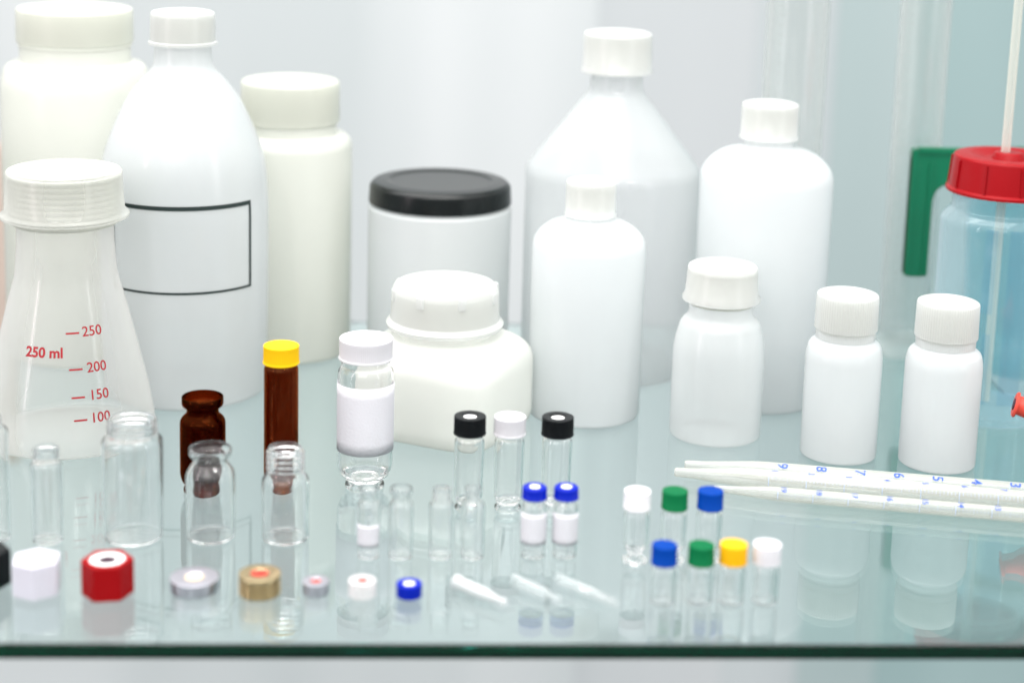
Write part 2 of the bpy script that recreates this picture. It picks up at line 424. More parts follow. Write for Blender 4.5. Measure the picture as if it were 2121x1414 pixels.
# G: tall narrow-mouth bottle right
bottle(1560, 858, 127, [(350, 138, 24), (316, 104, 30), (301, 50, 5), (282, 50)], [(286, 61), (281, 61), (279, 59), (214, 59, 6)], 'hdpe_white', 'pp_cap',
       'tall white narrow-mouth bottle standing right of the conical bottle', 'round-shouldered white bottles')
# I: mid narrow-mouth bottle
bottle(1206, 890, 116, [(492, 118, 24), (464, 90, 22), (450, 44, 4), (435, 44)], [(445, 54), (440, 54), (438, 52), (374, 52, 5)], 'hdpe_white', 'pp_cap',
       'mid-sized white narrow-mouth bottle directly in front of the conical bottle', 'round-shouldered white bottles')
# J: wide-mouth PP bottle
bottle(1478, 928, 93, [(712, 95, 26), (664, 82, 20), (650, 66, 10), (628, 67)], [(619, 81), (613, 81), (606, 76), (549, 72, 6)], 'pp_hazy', 'pp_cap',
       'small hazy translucent wide-mouth bottle with a flanged cap, third from the right edge')
# K, L: twin small bottles
lb = ['small white bottle with ribbed cap, left one of the twin pair near the pipettes', 'small white bottle with ribbed cap, right one of the twin pair, before the wash bottle']
bottle(1733, 965, 78, [(731, 79, 17), (709, 74, 14), (700, 60, 3), (690, 60)], [(697, 61), (679, 62), (678, 65), (608, 64, 5)], 'hdpe_white', 'pp_cap', lb[0], 'twin small white bottles', rib=(72, .5))
bottle(1937, 983, 78, [(748, 79, 17), (726, 74, 14), (717, 60, 3), (706, 60)], [(714, 61), (696, 62), (695, 65), (624, 64, 5)], 'hdpe_white', 'pp_cap', lb[1], 'twin small white bottles', rib=(72, .5))

# printed frame on B
thl, z_ = solve(BB, pB, 236, 520); thr, z2_ = solve(BB, pB, 519, 520)
_, zt = solve(BB, pB, 378, 432); _, zb_ = solve(BB, pB, 378, 609)
R = prof_r(pB, (zt+zb_)/2); t_ = 5.6*BB.s; ul, ur = thl*R, thr*R
zm = (zt+zb_)/2
parts = []
for u0, u1, v0, v1, n, k in ((ul, ur, zt-t_, zt+t_*.6, 48, 1), (ul, ur, zb_-t_*.4, zb_+t_*.5, 48, 1), (ul, ul+t_*1.0, zb_, zt, 1, 20), (ur-t_*1.2, ur, zb_, zt, 1, 20)):
    parts.append(rect_mesh(u0, u1, v0-zm, v1-zm, n, k))
link('printed_frame', wrap(join(parts), BB, pB, 0, zm, .0005), 'print_black', rB)

# E: square-shouldered wide-mouth bottle
def square_bottle():
    C0 = at(952, 950); s = pxs(C0); ctr = at(917, 880)
    aw = away(ctr); rt = Vector((aw.y, -aw.x, 0))
    v1 = (at(815, 924)-C0); v1.z = 0; v1.normalize(); v2 = Vector((v1.y, -v1.x, 0))
    if v2.y < 0: v2 = -v2
    a, b = 332*s/2, 316*s/2; rad = 52*s
    root = thing('plastic_bottle', 'squat square white bottle with a broad lugged cap, in front of the black-lidded jar', 'bottle', ctr)
    Bq = Base(919, 950, 10); Bq.c = ctr; Bq.s = s
    zsh = Bq.z(752); zn = Bq.z(690); rn = 104*s*.97
    N = 96; bm = bmesh.new(); rings = []
    def rr(t, a, b, rad):
        c, si = math.cos(t), math.sin(t)
        n = 5.6
        k = (abs(c)**n+abs(si)**n)**(-1/n); return a*k*c, b*k*si
    prof = [(0, .80, 0), (.0004, .93, 0), (.003, .985, 0), (.008, 1, 0)]
    for i in range(9): prof.append((.008+(zsh-.008)*(i+1)/9, 1, 0))
    for i in range(1, 13):
        t = i/12*math.pi/2; prof.append((zsh+(zn-zsh)*math.sin(t), None, 1-math.cos(t)))
    for z, k, wgt in prof:
        ring = []
        for i in range(N):
            t = 2*math.pi*i/N
            if k is not None: x, y = rr(t, a*k, b*k, rad)
            else:
                x, y = rr(t, a, b, rad); cxn, cyn = rn*math.cos(t), rn*math.sin(t); x = x*(1-wgt)+cxn*wgt; y = y*(1-wgt)+cyn*wgt
            p = v1*x+v2*y; ring.append(bm.verts.new((p.x, p.y, z+.0002)))
        rings.append(ring)
    z = Bq.z(668)
    rings.append([bm.verts.new(((v1*rn*math.cos(2*math.pi*i/N)+v2*rn*math.sin(2*math.pi*i/N)).x, (v1*rn*math.cos(2*math.pi*i/N)+v2*rn*math.sin(2*math.pi*i/N)).y, z)) for i in range(N)])
    for A, Bb in zip(rings, rings[1:]):
        for i in range(N): bm.faces.new((A[i], A[(i+1) % N], Bb[(i+1) % N], Bb[i]))
    bm.faces.new(rings[0])
    bmesh.ops.recalc_face_normals(bm, faces=bm.faces)
    me = bpy.data.meshes.new('m'); bm.to_mesh(me); bm.free(); link('body', me, 'hdpe_cream_sq', root, ang=60)
    c = conv(Bq, [(672, 120), (665, 122), (660, 118), (656, 113, 2), (598, 111, 5)]); z1 = Bq.z(583)
    cp = fillet([(c[0][0]*.9, c[0][1])]+c+[(105*s*1.04, z1-.001, .002), (95*s, z1, .001), (80*s, z1-.0015, .001), (0, z1-.001)])
    link('cap', lathe(cp, 96), 'pp_cap', root)
    q = []; r1 = c[3][0]*.9; za = Bq.z(668)
    for i in range(5):
        h = (c[-1][1]-za)/5; zz = za+h*i; q += [(r1*.95, zz), (r1*.95, zz+.4*h), (r1, zz+.5*h), (r1, zz+.9*h)]
    link('neck_thread', lathe(q, 72), 'pp_thread', root)
    for k in range(8):     # lugs round the upper rim
        an = 2*math.pi*k/8+.35; me = box(-.0022, .0022, -.001, .001, 0, .0068, .0005)
        for v in me.vertices:
            x, y = v.co.x, v.co.y+c[-1][0]; v.co.x = x*math.cos(an)-y*math.sin(an); v.co.y = x*math.sin(an)+y*math.cos(an); v.co.z += c[-1][1]-.0050
        link('lug', me, 'pp_cap', root)
milky('hdpe_cream_sq', (.88, .89, .855), .5, 0, .3)
square_bottle()

# ------------------------------------------------------------------ conical flask(s)
flask_body = [(862, 174, 20), (797, 163), (714, 143), (629, 122), (566, 104, 14), (500, 99), (460, 99)]
flask_cap = [(447, 131, 2), (440, 131, 2), (432, 122), (350, 118, 7)]
rP, BP, pP = bottle(146, 952, 172, flask_body, flask_cap, 'pp_flask', 'flask_cap_wall', 'conical flask with a broad ribbed cap and red volume marks', foot=10, name='plastic_flask')
# second flask, mostly cut by the left frame edge: a moved copy
r2 = rP.copy(); COL.objects.link(r2); r2.location = Base(-150, 852, 165).c
r2['label'] = 'sliver of another conical flask at the left picture edge, behind the marked one'
for ch in list(rP.children): c_ = ch.copy(); COL.objects.link(c_); c_.parent = r2
def print_on(B, prof, s, px, py, h, mat, parent, name, bold=0, dash=None):
    th, z = solve(B, prof, px, py)
    me = text_mesh(s, h*B.s*1.36, bold*B.s) if s else rect_mesh(-dash/2*B.s, dash/2*B.s, -1.8*B.s, 1.8*B.s, 6)
    link(name, wrap(me, B, prof, th, z, .0004), mat, parent, smooth=False)
for s, px, py in (('250', 190, 685), ('200', 200, 759), ('150', 205, 816), ('100', 208, 863)): print_on(BP, pP, s, px, py, 21, 'print_red', rP, 'volume_number', bold=.25)
for px, py in ((150, 690), (157, 765), (162, 823), (167, 870)): print_on(BP, pP, None, px, py, 0, 'print_red', rP, 'volume_mark', dash=27)
print_on(BP, pP, '250 ml', 91, 731, 21, 'print_red', rP, 'volume_print', bold=.9)

# ------------------------------------------------------------------ graduated cylinders at the back right
def grad_cyl(x, yb, hw, label):
    B = Base(x, yb, hw); root = thing('graduated_cylinder', label, 'cylinder', B.c, 'tall clear cylinders at the back')
    r = hw*B.s*.97; Ht = .42
    link('barrel', lathe(fillet([(0, .008), (r, .008, .003), (r, Ht, 0), (r*1.1, Ht+.004), (r*.95, Ht+.004), (r*.94, .011, .003), (0, .011)]), 64), 'cylinder_wall', root)
    rf = r*1.75
    link('foot', lathe(fillet([(0, .0003), (rf, .0003, .001), (rf, .004, .002), (r*1.15, .0075, .002), (0, .0078)]), 6), 'cylinder_wall', root, smooth=False)
    parts = []; prof = [(r, 0), (r, Ht)]
    for k in range(60):
        L = .014 if k % 5 == 0 else .007
        parts.append(rect_mesh(-L/2, L/2, .05+k*.006, .0503+k*.006, 8))
    link('graduation_marks', wrap(join(parts), B, prof, -.5, 0, .0003), 'faint_print', root, smooth=False)
grad_cyl(1610, 757, 66, 'tall clear graduated cylinder rising behind the tall narrow-mouth bottle')
grad_cyl(1866, 738, 53, 'slimmer tall clear graduated cylinder behind the green handle')

# ------------------------------------------------------------------ green-handled jug behind the wash bottle
def jug():
    B = Base(2118, 800, 150); root = thing('measuring_jug', 'clear teal jug with a green rim and open green handle behind the wash bottle', 'jug', B.c)
    zt = B.z(322); zr = B.z(342); s = pxs(B.c+Vector((0, 0, zt))); R = 150*s
    link('body', lathe(fillet([(0, .0004), (R*.86, .0004, .006), (R, zr), (R*.985, zr), (R*.85, .003, .005), (0, .003)]), 72), 'jug_wall', root)
    link('rim', lathe(fillet([(R*.985, zr-.004), (R*1.02, zr-.004, .001), (R*1.04, zr+.003, .001), (R*.98, zr+.003, .001)]), 72, closed=True), 'handle_green', root)
    # handle outline in the vertical plane through the jug axis, pointing left
    axx = proj(B.c+Vector((0, 0, zt)))[0]
    def L(px): return -(axx-px)*s
    zz = lambda y: B.z(y)
    W = 48*s; xl = L(1888)
    out = [(-R*.99, zt+.002), (xl+.003, zt+.002), (xl, zt-.002), (xl, zz(572)), (xl+.0025, zz(578)), (xl+W-.0025, zz(578)), (xl+W, zz(572)), (xl+W, zz(425)), (xl+W+.002, zz(400)), (xl+W+.007, zz(388)), (xl+W+.014, zz(384)), (-R*.99, zz(384))]
    def slab(out, y0, y1, bev=.0008):
        bm = bmesh.new(); A = [bm.verts.new((x, y0, z)) for x, z in out]; Bv = [bm.verts.new((x, y1, z)) for x, z in out]
        bm.faces.new(A); bm.faces.new(Bv[::-1]); n = len(out)
        for i in range(n): bm.faces.new((A[i], A[(i+1) % n], Bv[(i+1) % n], Bv[i]))
        bmesh.ops.recalc_face_normals(bm, faces=bm.faces)
        bmesh.ops.bevel(bm, geom=bm.edges[:], offset=bev, segments=2, affect='EDGES')
        me = bpy.data.meshes.new('m'); bm.to_mesh(me); bm.free(); return me
    hd = slab(out, -.0030, .0030)
    fl_o = slab([(xl, zt+.002), (xl+.004, zt+.002), (xl+.004, zz(576)), (xl, zz(576))], -.0042, .0042)
    fl_i = slab([(xl+W-.004, zt-.006), (xl+W, zt-.006), (xl+W, zz(576)), (xl+W-.004, zz(576))], -.0042, .0042)
    fl_t = slab([(-R*.99, zt-.001), (-R*.99, zt+.003), (xl+.004, zt+.003), (xl+.004, zt-.001)], -.0042, .0042)
    link('handle', join([hd, fl_o, fl_i, fl_t]), 'handle_green', root)
jug()

# ------------------------------------------------------------------ wash bottle
def wash():
    B = Base(2042, 886, 122); root = thing('wash_bottle', 'clear bluish wash bottle with a ribbed red cap and thin tubes at the right edge', 'bottle', B.c)
    b = conv(B, [(452, 128, 14), (438, 116, 8), (430, 106, 3), (400, 106)]); rb = b[0][0]
    pts = fillet([(0, .003), (rb*.8, .003), (rb*.86, .0002), (rb, .0002, 16*B.s)]+b)
    link('body', lathe(pts, 96), 'wash_wall', root)
    c = conv(B, [(396, 122, 1), (390, 122, 1), (386, 116), (322, 110, 6)])
    top = c[-1][1]
    cp = fillet([(c[0][0]*.9, c[0][1])]+c+[(80*B.s, top+.0005, .001), (50*B.s, top-.002, .001), (34*B.s, top-.002), (28*B.s, top+.002, .001), (12*B.s, top+.002, .001), (0, top+.002)])
    link('cap', lathe(cp, 96), 'wash_red', root)
    for k in range(10):
        an = 2*math.pi*k/10-1.9; rr = c[3][0]; me = box(-.0006, .0006, -.0008, .0008, 0, c[3][1]-c[1][1]-.003, .0003)
        for v in me.vertices:
            f = v.co.z/(c[3][1]-c[1][1]); x, y = v.co.x, v.co.y+c[2][0]*(1-f)+c[3][0]*f+.0002; v.co.x = x*math.cos(an)-y*math.sin(an); v.co.y = x*math.sin(an)+y*math.cos(an); v.co.z += c[2][1]
        link('cap_rib', me, 'wash_red', root)
    h = top+.105
    path = [(-.002, 0, .006), (-.002, 0, top), (-.0015, 0, h)]
    for i in range(1, 9):
        t = i/8*math.pi; path.append((-.0015+.0065*(1-math.cos(t)), 0, h+.012*math.sin(t)))
    path += [(.0155, -.002, top+.02), (.019, -.004, top-.01)]
    link('tube', tube(path, .0026, 14), 'tube_cream', root)
    for px, wd, ya, yb_ in ((2046, .0065, 620, 452), (2106, .012, 800, 452), (2050, .0045, 800, 660)):
        th, z = solve(B, pts, px, 600)
        z0, z1 = B.z(yb_), B.z(ya)
        link('blue_print', wrap(rect_mesh(-wd/2, wd/2, min(z0, z1)-z, max(z0, z1)-z, 8, 8), B, pts, th, z, .0004), 'blue_film', root, smooth=False)
wash()

# ------------------------------------------------------------------ red rubber pipette filler (only its nozzle shows)
def filler():
    B = Base(2205, 1008, 20); root = thing('pipette_filler', 'orange red rubber nozzle of a pipette filler poking in at the right edge', 'pipette filler', B.c)
    zn = B.z(835); s = pxs(B.c+Vector((0, 0, zn)))
    P0 = Vector((-(2205-2084)*s-.001, -.004, zn+.0)); 
    R = 52*s
    pts = fillet([(0, .0003), (18*s, .0003, .001), (18*s, zn-R*1.0, .004), (24*s, zn-R*.86)])+[(R*math.sin(t), zn-R*math.cos(t)) for t in [.5+.24*i for i in range(11)]]+fillet([(14*s, zn+R*1.0), (14*s, zn+R*1.5, .001), (0, zn+R*1.5)])
    link('bulb', lathe(pts, 48), 'rubber_red', root)
    d = Vector((1, -.22, -.22)).normalized()
    q = [P0+d*k*s for k in (0, 3, 6, 7, 12, 30, 45, 80)]
    link('nozzle', tube(q, 0, 28, True, [s*v for v in (24, 27, 26, 20, 20, 22, 30, 36)]), 'rubber_red', root)
    link('bore_shade_disc', tube([P0-d*.0004, P0+d*.0004], 12*s, 24), 'septum_bore_dark', bpy.data.objects[root.children[1].name])  # flat dark disc, shade inside the opening put into its colour
filler()

# ------------------------------------------------------------------ vials
def glass_profile(B, outer, t, floor, threads=(), footed=None):
    """closed double-wall profile. outer: pixel spec bottom->top; threads: (y, hw) beads on the neck"""
    o = conv(B, outer); tt = t*B.s
    base = fillet(o, 5)
    # outer with thread beads
    out = list(base)
    beads = []
    for y, hw in threads:
        r, z = B.rz(y, hw); beads.append((z, r))
    if beads:
        zs = sorted(beads); h = 3.0*B.s
        lo, hi = zs[0][0]-h, zs[-1][0]+h; new = []; done = False
        for p in out:
            if lo < p[1] < hi: continue
            if p[1] >= hi and not done and p[0] > 0:
                rb = prof_r(base, zs[0][0])
                for z, r in zs: new += [(rb, z-h*.8), (rb+(r-rb)*.8, z-h*.4), (r, z), (rb+(r-rb)*.8, z+h*.4), (rb, z+h*.8)]
                done = True
            new.append(p)
        out = new
    top = out[-1]
    # inner wall: offset of the smooth profile above the floor height
    zf = B.z(floor) if floor is not None else tt
    inner = [(max(p[0]-tt, .0004), p[1]) for p in base if p[1] > zf+2*tt and p[1] < top[1]-tt*.6]
    rb = inner[0][0]
    pre = fillet([(inner[0][0], inner[0][1]), (rb, zf, 4*B.s), (0, zf)])
    rim = [(top[0]-tt*.25, top[1]+tt*.25), (top[0]-tt*.7, top[1]+tt*.25)]
    lo = [(0, out[0][1])]
    if floor is not None:
        wr = min(p[0] for p in out if p[1] < zf)-tt*.9
        zc_ = zf-tt*1.4; lo = fillet([(0, zc_), (wr, zc_, tt), (wr, out[0][1]+2*tt, tt*.5), (out[0][0]-tt*.3, out[0][1])])
    prof = lo+out+rim+inner[::-1]+pre[1:]
    return prof, base
def screw_cap(B, parent, y0, y1, hw, mat, ribs=0, hole=None, septum=None, topf=2, sink=3):
    (r0_, z0), (r1_, z1) = B.rz(y0, hw), B.rz(y1, hw); s = B.s
    inn = [(0, z1)] if not hole else [((hole+3)*s, z1, s*1.5), (hole*s, z1-1.2*s, s), (hole*s, z1-(sink+1)*s)]
    pts = fillet([(r0_*.90, z0+s), (r0_*.93, z0), (r0_, z0, .7*s), (r0_, z0+3.2*s), (r0_*.975, z0+3.8*s), (r0_*.975, z1, topf*s)]+inn, 4)
    nseg = ribs*4 if ribs else 72
    c = link('cap', lathe(pts, nseg, (ribs, 1.0*s, z0+3.5*s, z1-.8*topf*s) if ribs else None), mat, parent, ang=50)
    if hole: link('septum', lathe([(0, z1-sink*s), (hole*s*1.02, z1-sink*s), (hole*s*1.02, z1-(sink+2)*s)], 40), septum, c)
    # liner disc that closes the cap from below
    link('liner', lathe([(0, z0+6*s), (r0_*.93, z0+6*s), (r0_*.93, z0+7*s), (0, z0+7*s)], 40), 'septum_white', c)
    return c
def paper_label(B, parent, prof, y0, y1, th0=-1.9, th1=1.9):
    z0, z1 = B.z(y0), B.z(y1); R = prof_r(prof, (z0+z1)/2); zm = (z0+z1)/2
    me = rect_mesh(th0*R, th1*R, z0-zm, z1-zm, 48, 6)
    o = link('paper_label', wrap(me, B, prof, 0, zm, .0004), 'label_paper', parent)
    md = o.modifiers.new('thickness', 'SOLIDIFY'); md.thickness = .00015
    return o
def vial(x, yb, hw, outer, label, t=3.4, floor=None, threads=(), mat='clear_glass', group=None, cat='vial', name='glass_vial'):
    B = Base(x, yb, hw); root = thing(name, label, cat, B.c, group)
    r = outer[0][1]
    prof, base = glass_profile(B, outer, t, floor, threads)
    prof = [(p[0], p[1]+.0003) for p in prof]
    link('glass_body', lathe(prof, 72), mat, root, ang=60)
    return root, B, base
def flat_foot(B_y, hw, f=7): return [(B_y, hw, f)]
def plain(x, yb, hw, upper, label, **k):
    B = Base(x, yb, hw); yc = proj(B.c)[1]
    return vial(x, yb, hw, [(yc, hw*.82), (yc, hw, 7)]+upper, label, floor=None, **k)

OV = 'open empty clear glass vials'
plain(-17, 1130, 39, [(890, 40, 9), (880, 24, 4), (860, 24, 2)], 'clear glass vial cut off by the left picture edge', threads=[(874, 27), (866, 27)], group=OV)
plain(100, 1131, 31, [(962, 33, 8), (952, 25, 4), (928, 25, 2)], 'narrow open clear vial above the white hexagonal cap', threads=[(944, 27), (933, 28)], group=OV)
plain(277, 1134, 60, [(910, 63, 14), (898, 49, 6), (868, 49, 3)], 'widest open clear vial with a threaded neck, behind the red hexagonal cap', threads=[(892, 53), (882, 53), (871, 52)], t=4, group=OV)
plain(437, 1130, 49, [(978, 51, 14), (957, 35, 12), (950, 35), (940, 44, 5), (929, 44, 5)], 'open clear vial with a flared rim, in front of the squat amber vial', t=4, group=OV)
plain(591, 1132, 48, [(990, 49, 12), (977, 35, 4), (928, 35, 3)], 'open clear vial with a ringed screw neck, before the amber tube with yellow cap', threads=[(970, 40), (959, 40), (948, 40), (937, 40)], t=4, group=OV)
# amber
AV = 'amber glass vials'
rA, BA, _ = vial(421, 1032, 38, [(1017, 32), (1016, 40, 3), (1008, 40, 3), (1002, 30, 3), (996, 42, 4), (982, 47, 8), (868, 47, 14), (856, 33, 6), (845, 33), (839, 43, 5), (822, 43, 4)],
      'squat open amber vial with a thick black-brown rim', floor=990, mat='amber_dark', group=AV, t=4)
rA, BA, _ = vial(582, 1024, 30, [(1014, 26), (1013, 31, 3), (1005, 31, 3), (999, 24, 3), (990, 32, 4), (980, 35.5, 5), (762, 35.5, 4), (756, 31), (735, 31)],
      'tall slim amber tube with a ribbed yellow screw cap', floor=987, mat='amber_glass', group=AV, t=3.5)
screw_cap(BA, rA, 751, 714, 38, 'cap_yellow', ribs=56)
# labelled big vial
r8, B8, p8 = vial(755, 1021, 40, [(1008, 32), (1007, 41, 3), (999, 41, 4), (994, 33, 4), (985, 46, 8), (966, 57, 14), (768, 58, 14), (757, 51, 3), (735, 51)],
      'large clear vial with white ribbed cap and a blank white paper label round it', floor=982, t=3.6)
screw_cap(B8, r8, 741, 699, 57, 'cap_white', ribs=84)
paper_label(B8, r8, p8, 926, 788, -1.75, 1.7)
# three capped vials
CV = 'capped clear vials with waisted feet in the middle'
for x, dy, hole, mt, lbl in ((969, 0, 15, 'cap_black', 'clear vial with a black open-top cap, left of the white-capped one'),
                       (1051, 1, None, 'cap_white', 'clear vial with a plain white ribbed cap between the two black-capped vials'),
                       (1149, 2, 15, 'cap_black', 'clear vial with a black open-top cap, right one, above the two blue caps')):
    r_, B1, _ = vial(x, 1062+dy, 27, [(1054, 22), (1053, 28, 3), (1047, 28, 3), (1042, 21, 3), (1036, 26, 3), (1027, 29.5, 6), (912, 31, 5), (906, 27, 2), (890, 27)], lbl, floor=1033, t=3, group=CV)
    screw_cap(B1, r_, 897+dy, 860+dy, 34, mt, ribs=52, hole=hole, septum='septum_white')
# small open vials
SV = 'small open vials in the middle row'
r_, B1, p1_ = plain(763, 1161, 23, [(1046, 25, 6), (1036, 17, 3), (1024, 17, 3), (1020, 21, 3), (1010, 20, 2)], 'small open vial with a white patch label, before the large labelled vial', t=2.8, group=SV)
paper_label(B1, r_, p1_, 1128-4, 1085-6, -1.15, 1.0)
plain(829, 1162, 25, [(1046, 26, 7), (1034, 18, 4), (1026, 18, 3), (1020, 24, 4), (1011, 23, 3)], 'small open vial with a thick crimp rim, above the loose blue cap', t=2.8, group=SV)
plain(912, 1162, 24.5, [(1044, 26, 5), (1038, 18.5, 3), (1011, 18.5, 2)], 'small open vial with a screw neck, left of the snap-neck one', t=2.8, threads=[(1031, 20.5), (1024, 20.5), (1017, 20.5)], group=SV)
plain(977, 1162, 24.5, [(1046, 25.5, 7), (1034, 15, 3), (1024, 15, 2), (1020, 19, 3), (1010, 18, 3)], 'small open vial with a narrow snap neck, before the left black-capped vial', t=2.8, group=SV)
BV = 'small labelled vials with blue caps'
for x, lbl in ((1103, 'left one of two small labelled vials with blue cap and white septum'), (1168, 'right one of two small labelled vials with blue cap and white septum')):
    r_, B1, p1_ = plain(x, 1160, 25, [(1048, 26, 8), (1038, 18, 3), (1016, 18)], lbl, t=2.8, group=BV)
    screw_cap(B1, r_, 1030, 1006, 26.5, 'cap_blue', hole=11, septum='septum_white', topf=6, sink=1)
    paper_label(B1, r_, p1_, 1120, 1056, -1.35, 1.35)
# coloured caps, back row with waisted feet
RV = 'waisted vials in the back row of coloured caps'
for x, mt, lbl in ((1314, 'cap_white', 'waisted small vial with a white cap, left end of the back row of coloured caps'),
                  (1391, 'cap_green', 'waisted small vial with a green cap in the back row'),
                  (1464, 'cap_blue_bright', 'waisted small vial with a blue cap in the back row, near the pipette tips')):
    r_, B1, _ = vial(x, 1173, 26, [(1163, 20), (1162, 26, 3), (1155, 26, 3), (1148, 12, 5), (1140, 17, 6), (1128, 26, 6), (1066, 26.5, 4), (1058, 22), (1045, 22)], lbl, floor=1137, t=2.8, group=RV)
    screw_cap(B1, r_, 1051, 1015, 27.5 if mt != 'cap_white' else 28.5, mt, topf=1.5)
FV = 'small vials in the front row of coloured caps'
for x, mt, dy, hwc, lbl in ((1371, 'cap_blue_bright', 0, 27.5, 'small vial with a blue cap, left end of the front row'),
                       (1447, 'cap_green', 0, 28, 'small vial with a green cap in the front row'),
                       (1513, 'cap_orange_yellow', -2, 29.5, 'small vial with an orange yellow cap in the front row'),
                       (1582, 'cap_white', -2, 30, 'small vial with a white cap at the right end of the front row')):
    r_, B1, _ = plain(x, 1256, 26.5, [(1180, 27, 4), (1171, 22), (1158, 22)], lbl, t=2.8, group=FV)
    screw_cap(B1, r_, 1165+dy, 1127+dy, hwc, mt, topf=1.5)

# ------------------------------------------------------------------ loose caps in front
def hexcap(x, yb, R, h, rot, mat, label, hole=False):
    B = Base(x, yb, R*.93); s = B.s; root = thing('hex_cap', label, 'cap', B.c, 'loose hexagonal caps')
    a0 = math.atan2(B.dir.y, B.dir.x)+math.radians(rot)
    def ring(bm, r, z, n=6): return [bm.verts.new((r*s*math.cos(a0+2*math.pi*k/n), r*s*math.sin(a0+2*math.pi*k/n), z*s)) for k in range(n)]
    bm = bmesh.new()
    N = 6 if not hole else 6
    rs = [ring(bm, R*.9, .8), ring(bm, R, .8), ring(bm, R, h-3), ring(bm, R*.95, h)]
    for A, Bb in zip(rs, rs[1:]):
        for k in range(6): bm.faces.new((A[k], A[(k+1) % 6], Bb[(k+1) % 6], Bb[k]))
    bm.faces.new(rs[0])
    if not hole: bm.faces.new(rs[-1])
    else:
        rr = R*.68; inner = ring(bm, rr, h, 48); T = rs[-1]
        for k in range(6):
            seg = [inner[(k*8+j) % 48] for j in range(9)]
            mid = 4
            for j in range(4): bm.faces.new((T[k], seg[j+1], seg[j]))
            for j in range(4, 8): bm.faces.new((T[(k+1) % 6], seg[j+1], seg[j]))
            bm.faces.new((T[k], T[(k+1) % 6], seg[4]))
        low = ring(bm, rr, h-4, 48)
        for k in range(48): bm.faces.new((inner[k], inner[(k+1) % 48], low[(k+1) % 48], low[k]))
    bmesh.ops.recalc_face_normals(bm, faces=bm.faces)
    vert = [e for e in bm.edges if abs(e.verts[0].co.z-e.verts[1].co.z) > 20*s] if 1 else []
    bmesh.ops.bevel(bm, geom=vert, offset=2.2*s, segments=3, affect='EDGES')
    me = bpy.data.meshes.new('m'); bm.to_mesh(me); bm.free()
    c = link('shell', me, mat, root, ang=35)
    if hole:
        link('liner', lathe([(0.36*R*s, (h-2.5)*s), (.68*R*s, (h-2)*s), (.68*R*s, (h-5)*s), (.36*R*s, (h-5)*s)], 48, closed=True), 'septum_white', root)
        link('septum', lathe([(0, (h-4)*s), (.37*R*s, (h-4)*s)], 40), 'septum_bore_dark', root)
hexcap(-30, 1228, 54, 76, 20, 'cap_black', 'black hexagonal cap cut off at the left picture edge')
hexcap(77, 1244, 53, 75, -8, 'cap_lavender', 'solid white hexagonal screw cap')
hexcap(224, 1248, 55, 76, 27, 'cap_red', 'red hexagonal cap with a white ring and dark hole in its top', True)

def loose(x, yb, hw, ytop, mat, label, sept, hole, name='loose_cap', ribs=0, topf=3, group=None, rings=0, topmat=None, raised=False):
    B = Base(x, yb, hw); s = B.s; root = thing(name, label, 'cap', B.c, group)
    z1 = B.z(ytop); r = hw*s
    wall = [(r, .0003, s), ]
    if rings:
        n = rings
        for i in range(n):
            za = .12*z1+(z1*.72)*i/n; h = z1*.72/n
            wall += [(r, za), (r*.94, za+h*.25), (r*.94, za+h*.5), (r, za+h*.75)]
    wall += [(r, z1-topf*s*.9), (r, z1, topf*s)]
    pts = fillet([(r*.9, .001), (r*.9, .0003)]+wall+[((hole+2)*s, z1, s), (hole*s, z1-s, s*.5), (hole*s, z1-2.5*s)], 4)
    c = link('shell', lathe(pts, ribs*4 if ribs else 80, (ribs, .6*s, .002, z1-topf*s) if ribs else None), mat, root, ang=45)
    link('septum', lathe([(0, z1-1.5*s), (hole*s*1.02, z1-1.5*s), (hole*s*1.02, z1-3*s)], 40), sept, root)
    if topmat: link('liner', lathe([(hole*s, z1+.1*s), (hole*s, z1+.6*s), (hw*.62*s, z1+.6*s), (hw*.66*s, z1+.1*s)], 48), topmat, root)
    return root
MC = 'loose metal crimp caps'
loose(403, 1242, 51, 1193, 'aluminium', 'widest loose aluminium crimp cap with a cream septum', 'septum_cream', 20, 'crimp_cap', group=MC)
loose(538, 1247, 44, 1185, 'gold_metal', 'gold coloured ringed metal cap with a red septum', 'septum_red', 19, 'crimp_cap', rings=6, group=MC)
loose(654, 1239, 28, 1201, 'aluminium', 'smallest loose aluminium crimp cap with a dark red septum', 'septum_red', 11, 'crimp_cap', topf=2, group=MC)
loose(750, 1244, 29, 1200, 'cap_natural', 'loose translucent white cap with a pale red septum', 'septum_red', 11, 'snap_cap', rings=3)
loose(847, 1245, 27, 1206, 'cap_blue', 'loose bright blue cap with a white septum', 'septum_white', 12, 'screw_cap', topf=6)

# ------------------------------------------------------------------ micro inserts lying down
def lying(x0, y0, x1, y1, rpx, prof, mat, label, cat, name, group, t=0):
    """prof: (fraction along, radius px) lathed about a lying axis"""
    s = pxs(at(x0, y0)); r = rpx*s
    A = at(x0, y0, r); Bp = at(x1, y1, r); ax = (Bp-A); L = ax.length; ax.normalize()
    root = thing(name, label, cat, Vector((A.x, A.y, 0)), group)
    side = Vector((ax.y, -ax.x, 0)).normalized(); upv = side.cross(ax).normalized()
    if upv.z < 0: upv = -upv; side = -side
    M = Matrix.Identity(4)
    for j in range(3): M[j][0] = side[j]; M[j][1] = upv[j]; M[j][2] = ax[j]
    if M.to_3x3().determinant() < 0:
        for j in range(3): M[j][0] = -M[j][0]
    M.translation = Vector((0, 0, r+.0003))
    pts = [(q[1]*s, q[0]*L) for q in prof]
    if t:
        inner = [(max(p[0]-t*s, .0002), p[1]) for p in pts if p[1] < L*.93]
        pts = [(0, pts[-1][1])]+pts[::-1]+inner+[(0, inner[-1][1]+.0002)]
    me = lathe(pts, 40); me.transform(M)
    o = link('barrel', me, mat, root, ang=60)
    return root, M, L, s, r
